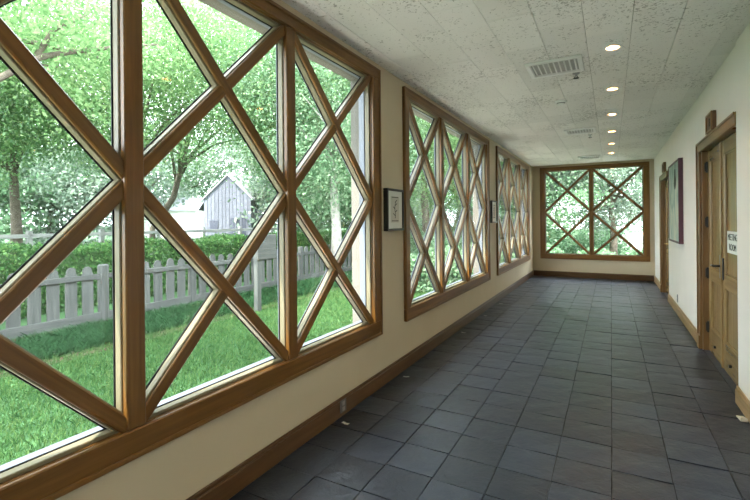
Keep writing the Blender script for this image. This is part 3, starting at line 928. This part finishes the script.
def leaf_mesh(C, size, mat, name, up=0.35, asp=0.62):
    n = len(C)
    d = rng.normal(size=(n, 3)); d /= np.linalg.norm(d, axis=1)[:, None]
    nn = rng.normal(size=(n, 3)) + np.array([0, 0, up * 2]); nn /= np.linalg.norm(nn, axis=1)[:, None]
    a = np.cross(nn, d); a /= np.linalg.norm(a, axis=1)[:, None] + 1e-9
    b = np.cross(nn, a)
    s = size * rng.uniform(.6, 1.35, n)[:, None]
    V = np.stack([C - a * s / 2, C + b * s * asp / 2 - a * s * .08, C + a * s / 2, C - b * s * asp / 2 - a * s * .08], 1).reshape(-1, 3)
    me = mesh_quads(name, V, 4); me.materials.append(mat)
    return me

# box hedge behind the fence
def hedge(x0, x1, y0, y1, h, n, label, name='box_hedge'):
    t = empty(name, ((x0 + x1) / 2, (y0 + y1) / 2, GZ)); tag(t, label, 'hedge')
    L = y1 - y0; Wd = x1 - x0
    at = L * Wd; asd = L * h
    pt = at / (at + asd)
    top = rng.random(n) < pt
    C = np.empty((n, 3))
    C[:, 1] = rng.uniform(y0, y1, n)
    bump = .05 * np.sin(C[:, 1] * 2.3) + .04 * np.sin(C[:, 1] * 5.1 + 1)
    C[:, 0] = np.where(top, rng.uniform(x0, x1, n), x1 + rng.normal(0, .05, n) + bump)
    C[:, 2] = GZ + np.where(top, h + rng.normal(0, .045, n) + bump, rng.uniform(0.02, h, n))
    link('foliage', leaf_mesh(C, .062, M_HEDGE, 'hedge_leaves'), None, t, Matrix.Identity(4))
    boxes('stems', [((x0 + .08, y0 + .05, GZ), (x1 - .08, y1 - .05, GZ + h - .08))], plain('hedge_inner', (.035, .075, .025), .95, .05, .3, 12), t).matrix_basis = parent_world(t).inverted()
hedge(-10.2, -8.95, -2, 20, 1.14, 60000, 'long clipped green box hedge running behind the picket fence')

def tree(loc, h_trunk, crown_z, rx, ry, rz, n, size, mat, label, seed, bark=None, name='tree', r0=.16, group='trees beyond the lawn', clumps=60, lean=(0, 0)):
    rg = np.random.default_rng(seed); bark = bark or M_BARK
    x, yv = loc
    g = GZ + (0.02 * max(0, -x - 12) if x < -12 else 0)
    t = empty(name, (x, yv, g)); tag(t, label, 'tree', group)
    ctr = np.array([x + lean[0], yv + lean[1], g + crown_z])
    u = rg.normal(size=(clumps, 3)); u /= np.linalg.norm(u, axis=1)[:, None]
    cc = ctr + u * (rg.random(clumps) ** (1 / 2.2))[:, None] * np.array([rx, ry, rz])
    which = rg.integers(0, clumps, n)
    sp = rg.uniform(.35, .62, clumps) * (rx + rz) / 6
    global rng
    C = cc[which] + rg.normal(size=(n, 3)) * sp[which][:, None] * np.array([1.15, 1.15, .7])
    C = C[C[:, 2] > g + .15]
    link('crown', leaf_mesh(C, size, mat, 'crown'), None, t, Matrix.Identity(4))
    pts = [(x, yv, g - .1), (x + .04, yv + .03, g + h_trunk * .5), (x + lean[0] * .4 - .03, yv + lean[1] * .4, g + h_trunk), tuple(ctr)]
    v, f = tube(pts, [r0 * 1.25, r0, r0 * .8, r0 * .3], 9); tr = link('trunk', mesh_from('trunk', v, f, True), bark, t, Matrix.Identity(4))
    for k in range(7):
        e = cc[rg.integers(0, clumps)]
        b0 = np.array(pts[2]) + (np.array(pts[3]) - np.array(pts[2])) * rg.uniform(0, .6)
        m_ = (b0 + e) / 2 + rg.normal(size=3) * .2
        v, f = tube([tuple(b0), tuple(m_), tuple(e)], [r0 * .42, r0 * .28, r0 * .08], 6)
        link('branch', mesh_from('branch', v, f, True), bark, tr, Matrix.Identity(4))
    return t

def leftpt(px, zc):
    """ground point seen in pixel column px at depth zc."""
    xc = (px - 375) / F_PX * zc
    p = RT * xc + FW * zc
    return (p.x, p.y)

# near row: bright maples whose crowns fill the upper half of the first window
near = [(-60, 11.5, 5.2, 3.2, 2.5), (15, 13.5, 5.5, 3.6, 2.9), (131, 13.5, 6.2, 3.6, 3.1), (152, 18, 7.8, 3.6, 3.4), (290, 14.5, 6.4, 3.4, 3.4), (335, 13.0, 5.1, 2.8, 2.9), (425, 16.0, 5.1, 3.0, 3.2)]
for k, (px, zc, cz, r, rz) in enumerate(near):
    tree(leftpt(px, zc), 2.6, cz, r, r, rz, 62000, .08, M_LEAF if k % 2 == 0 else M_LEAFMID,
         ['bright green tree next to the big spreading tree with dark limbs',
          'mid green tree with a bare dark trunk between the hedge and the rail fence',
          'bright green tree standing in front of the low white outbuilding',
          'green tree with a leaning trunk arching towards the grey barn',
          'tall bright green tree across from the outbuilding on the other side of the barn',
          'slim green tree with a pale trunk near the end of the hedge',
          'bright green tree past the end of the picket fence, seen through the second window'][k], 20 + k, clumps=130, lean=(0, 0) if k != 3 else (2.0, 1.1),
         bark=M_BARK if k not in (5,) else M_BARKPALE, r0=.15)
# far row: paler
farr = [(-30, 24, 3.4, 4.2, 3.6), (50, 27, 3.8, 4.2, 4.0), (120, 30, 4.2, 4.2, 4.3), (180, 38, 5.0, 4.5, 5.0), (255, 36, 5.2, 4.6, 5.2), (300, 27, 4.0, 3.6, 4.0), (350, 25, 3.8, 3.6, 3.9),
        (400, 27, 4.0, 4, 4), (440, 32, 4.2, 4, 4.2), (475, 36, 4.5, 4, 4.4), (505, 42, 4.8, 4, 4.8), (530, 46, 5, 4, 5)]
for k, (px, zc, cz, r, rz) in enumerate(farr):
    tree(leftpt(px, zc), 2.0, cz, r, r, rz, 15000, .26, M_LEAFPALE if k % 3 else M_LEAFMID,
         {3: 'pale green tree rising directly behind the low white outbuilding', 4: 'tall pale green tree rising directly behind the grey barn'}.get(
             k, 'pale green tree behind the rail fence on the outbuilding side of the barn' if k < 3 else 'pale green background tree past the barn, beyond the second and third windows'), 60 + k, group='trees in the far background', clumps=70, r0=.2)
# trees beyond the end window
endt = [(-5.5, 19, 3.2, 2.6, 3.0), (-2.4, 17.5, 3.2, 2.2, 2.7), (0.05, 18.0, 3.7, 2.2, 2.5), (3.2, 22, 3.8, 2.6, 3.0), (-1.0, 27, 4, 4, 4.4), (4.5, 34, 4.6, 4.4, 4.4), (-6.5, 26, 4, 4, 4.2)]
for k, (x, yv, cz, r, rz) in enumerate(endt):
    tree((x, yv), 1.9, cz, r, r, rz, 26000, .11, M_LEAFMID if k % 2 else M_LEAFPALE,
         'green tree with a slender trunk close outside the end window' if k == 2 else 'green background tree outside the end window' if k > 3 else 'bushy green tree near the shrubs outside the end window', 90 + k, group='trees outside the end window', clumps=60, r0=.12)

# old tree out of frame whose limbs reach over the lawn
ot = empty('tree', (-10.5, -3.5, GZ)); tag(ot, 'big spreading tree with dark limbs reaching over the fence', 'tree')
limbs = []
lim_paths = [[(-10.5, -3.5, GZ - .1), (-10.4, -3.4, 1.6), (-10.3, -3.0, 3.2), (-10.2, -2.4, 4.8), (-10, -2, 6.2)],
             [(-10.3, -3.0, 3.0), (-10.0, -0.5, 4.1), (-9.8, 1.8, 4.55), (-9.7, 3.6, 4.75), (-9.6, 5.6, 4.9)],
             [(-10.0, -0.5, 4.1), (-9.6, 1.6, 4.0), (-9.4, 2.9, 4.15), (-9.2, 4.4, 4.3)],
             [(-9.8, 1.8, 4.55), (-9.9, 2.6, 5.2), (-9.9, 3.2, 6.0)],
             [(-10.2, -2.6, 4.0), (-8.9, -.6, 3.3), (-8.45, 3.2, 3.62), (-8.4, 3.75, 4.13), (-8.4, 4.21, 4.37), (-8.4, 4.91, 4.69), (-8.4, 5.97, 5.13)],
             [(-8.42, 3.66, 4.05), (-8.4, 3.98, 4.71), (-8.4, 4.3, 4.97), (-8.35, 4.55, 5.22)],
             [(-9.2, -1.6, 4.4), (-7.6, -.9, 5.4), (-5.8, -.2, 5.9)],  # unseen limb added to shade the lawn
             [(-10.3, -2.4, 4.6), (-8.8, -0.6, 5.5), (-7.9, 1.4, 5.9)]]
lim_r = [[.42, .36, .32, .22, .1], [.16, .11, .08, .055, .02], [.08, .06, .045, .015], [.06, .045, .02], [.15, .10, .062, .055, .045, .034, .015], [.05, .045, .035, .015], [.12, .08, .03], [.14, .09, .03]]
for k, (p, r) in enumerate(zip(lim_paths, lim_r)):
    v, f = tube(p, r, 9)
    link('trunk' if k == 0 else 'limb', mesh_from('limb', v, f, True), M_BARK, ot, Matrix.Identity(4))
cc = []
for p in [lim_paths[k] for k in (1, 2, 3, 7)]:
    for q in p[1:]:
        for _ in range(4): cc.append(np.array(q) + rng.normal(size=3) * np.array([.9, .9, .7]) + np.array([0, 0, .35]))
for _ in range(46): cc.append(np.array([-9.8, -2.2, 6.0]) + rng.normal(size=3) * np.array([2.0, 2.0, .8]))
for _ in range(18): cc.append(np.array([-5.6, -0.5, 5.6]) + rng.normal(size=3) * np.array([.9, .75, .5]))  # out-of-view leaf clumps added to throw dappled shade on the lawn
cc = np.array(cc); wh = rng.integers(0, len(cc), 70000)
C = cc[wh] + rng.normal(size=(70000, 3)) * np.array([.5, .5, .32])
link('crown', leaf_mesh(C, .085, M_LEAF, 'crown'), None, ot, Matrix.Identity(4))

# low shrubs behind the hedge and outside the end window
def shrub(x, yv, r, h, n, mat, label, seed, group):
    rg = np.random.default_rng(seed)
    t = empty('shrub', (x, yv, GZ)); tag(t, label, 'shrub', group)
    u = rg.normal(size=(n, 3)); u /= np.linalg.norm(u, axis=1)[:, None]; u[:, 2] = np.abs(u[:, 2])
    C = np.array([x, yv, GZ]) + u * (rg.uniform(.55, 1.05, n))[:, None] * np.array([r, r, h])
    link('foliage', leaf_mesh(C, .10, mat, 'shrub'), None, t, Matrix.Identity(4))
    v, f = join([tube([(x, yv, GZ - .05), (x + .3 * r * math.cos(a), yv + .3 * r * math.sin(a), GZ + h * .7)], [.03, .012], 5) for a in (0, 2.1, 4.2)])
    link('stems', mesh_from('stems', v, f), M_BARK, t, Matrix.Identity(4))
for k, (x, yv, r, h) in enumerate([(-3.6, 14.2, 1.0, 1.0), (-1.9, 14.0, .9, .9), (-.4, 14.4, .8, .75), (.9, 15.5, .9, .7), (-5.5, 14.8, 1.2, 1.3), (2.2, 17.5, 1.0, .7), (-3.2, 21, 1.6, 1.8), (-.6, 22, 1.5, 1.4), (-5.2, 16.8, 1.2, 1.5)]):
    shrub(x, yv, r, h, 6000, M_LEAFMID, 'rounded low green shrub planted close outside the end window' if k < 6 else 'taller green shrub among the trees outside the end window', 130 + k, 'shrubs outside the end window')
for k, (x, yv, r, h) in enumerate([(-4.3, 9.5, .7, .8), (-4.0, 11.2, .8, .9), (-4.8, 13.0, .9, 1.1), (-6.5, 15.5, 1.3, 1.6), (-8.5, 22, 1.8, 2.2), (-6, 20, 1.5, 1.7), (-5.2, 24, 1.6, 1.9)]):
    shrub(x, yv, r, h, 6500, M_LEAFMID, 'small loose green shrub on the lawn near the second window' if k < 3 else 'large loose green shrub past the end of the picket fence', 150 + k, 'shrubs along the lawn')
boxes('path', [((0.4, 13.2, GZ - .02), (5.0, 60, GZ + .015))], M_GRAVEL, kind='structure')
boxes('bounce_apron', [((-3.15, -7, GZ - .05), (XO - .005, 13, GZ + .02))], M_GRAVEL, kind='structure')  # pale apron added along the wall to bounce sunlight onto the ceiling

# rail fence behind the hedge
rf = empty('rail_fence', (-16, 12, GZ)); tag(rf, 'pale post and rail fence in the distance behind the hedge', 'fence')
zg = GZ + 0.08
for k in range(14):
    yv = -2 + 2.2 * k
    box('post', (-16.08, yv - .07, zg - .1), (-15.92, yv + .07, zg + 1.35), M_RAIL, rf, 0.01)
    if k < 13:
        for zz in (.45, .82, 1.18):
            box('rail', (-15.92, yv - .05, zg + zz - .06), (-15.87, yv + 2.25, zg + zz + .06), M_RAIL, rf, 0.005)

# barn and white outbuilding
bx, by = leftpt(228, 25)
gz = GZ + 0.02 * max(0, -bx - 12)
barn = empty('barn', (bx, by, gz)); tag(barn, 'small weathered grey board barn with a steep gable beyond the hedge', 'barn')
ang = math.atan2(RT.y, RT.x) + math.radians(8)
BM = Matrix.Translation((bx, by, gz)) @ Matrix.Rotation(ang, 4, 'Z')
BW, BHh, BP, BD = 1.30, 2.85, 4.15, 5.0
def bput(name, V, Fc, mat, par=barn): return link(name, mesh_from(name, [BM @ Vector(p) for p in V], Fc), mat, par, Matrix.Identity(4))
V = [(-BW, 0, 0), (BW, 0, 0), (BW, 0, BHh), (0, 0, BP), (-BW, 0, BHh), (-BW, BD, 0), (BW, BD, 0), (BW, BD, BHh), (0, BD, BP), (-BW, BD, BHh)]
bput('wall', V, [(0, 1, 2, 3, 4), (6, 5, 9, 8, 7), (5, 0, 4, 9), (1, 6, 7, 2)], M_BARN)
nb = 13
for k in range(nb):
    xa = -BW + 2 * BW * k / nb; xb_ = xa + 2 * BW / nb - .02
    za = BHh + (BP - BHh) * (1 - abs(xa) / BW); zb_ = BHh + (BP - BHh) * (1 - abs(xb_) / BW)
    pv = [(xa, -.03, 0), (xb_, -.03, 0), (xb_, -.03, zb_), (xa, -.03, za), (xa, 0, 0), (xb_, 0, 0), (xb_, 0, zb_), (xa, 0, za)]
    bput('siding_board', pv, [(0, 1, 2, 3), (0, 4, 5, 1), (1, 5, 6, 2), (3, 2, 6, 7), (0, 3, 7, 4)], M_BARN)
for s in (-1, 1):
    pv = [(0, -.1, BP + .02), (0, BD + .1, BP + .02), (s * (BW + .10), BD + .1, BHh - .10), (s * (BW + .10), -.1, BHh - .10)]
    pv += [(p[0], p[1], p[2] + .09) for p in pv]
    bput('roof', pv, [(0, 1, 2, 3), (4, 7, 6, 5), (0, 3, 7, 4), (3, 2, 6, 7), (2, 1, 5, 6)], M_SHINGLE)
def brect(name, x0, x1, z0, z1, dy, mat, par=barn):
    pv = [(x0, -dy, z0), (x1, -dy, z0), (x1, -dy, z1), (x0, -dy, z1), (x0, 0, z0), (x1, 0, z0), (x1, 0, z1), (x0, 0, z1)]
    return bput(name, pv, [(0, 1, 2, 3), (0, 4, 5, 1), (1, 5, 6, 2), (3, 2, 6, 7), (0, 3, 7, 4)], mat, par)
brect('opening', .12, 1.02, .25, 1.75, .05, M_BARNDARK)
for xx in (.40, .70): brect('door_bar', xx, xx + .06, .25, 1.75, .07, M_BARN)
brect('window', -1.0, -.55, .95, 1.6, .05, M_BARNDARK)
hx, hy = leftpt(172, 30)
hz = GZ + 0.02 * max(0, -hx - 12)
hs = empty('outbuilding', (hx, hy, hz)); tag(hs, 'low white clapboard outbuilding half hidden left of the grey barn', 'building')
HM = Matrix.Translation((hx, hy, hz)) @ Matrix.Rotation(ang, 4, 'Z')
V = [(-3, 0, 0), (1.6, 0, 0), (1.6, 4, 0), (-3, 4, 0), (-3, 0, 2.2), (1.6, 0, 2.2), (1.6, 4, 2.2), (-3, 4, 2.2)]
link('wall', mesh_from('wall', [HM @ Vector(p) for p in V], [(0, 1, 5, 4), (1, 2, 6, 5), (2, 3, 7, 6), (3, 0, 4, 7)]), M_HOUSE, hs, Matrix.Identity(4))
for k in range(9):
    z = .22 * k + .1
    V = [(-3, -.03, z), (1.6, -.03, z), (1.6, 0, z + .2), (-3, 0, z + .2), (-3, 0, z), (1.6, 0, z)]
    link('clapboard', mesh_from('clapboard', [HM @ Vector(p) for p in V], [(0, 1, 2, 3), (0, 4, 5, 1)]), M_HOUSE, hs, Matrix.Identity(4))
V = [(-3.2, -.3, 2.15), (1.8, -.3, 2.15), (1.8, 2, 3.1), (-3.2, 2, 3.1), (-3.2, 4.3, 2.15), (1.8, 4.3, 2.15)]
V += [(p[0], p[1], p[2] + .08) for p in V]
link('roof', mesh_from('roof', [HM @ Vector(p) for p in V], [(6, 7, 8, 9), (9, 8, 11, 10), (0, 3, 2, 1), (3, 4, 5, 2), (0, 1, 7, 6), (1, 2, 8, 7), (2, 5, 11, 8), (0, 6, 9, 3), (3, 9, 10, 4)]), M_SHINGLE, hs, Matrix.Identity(4))
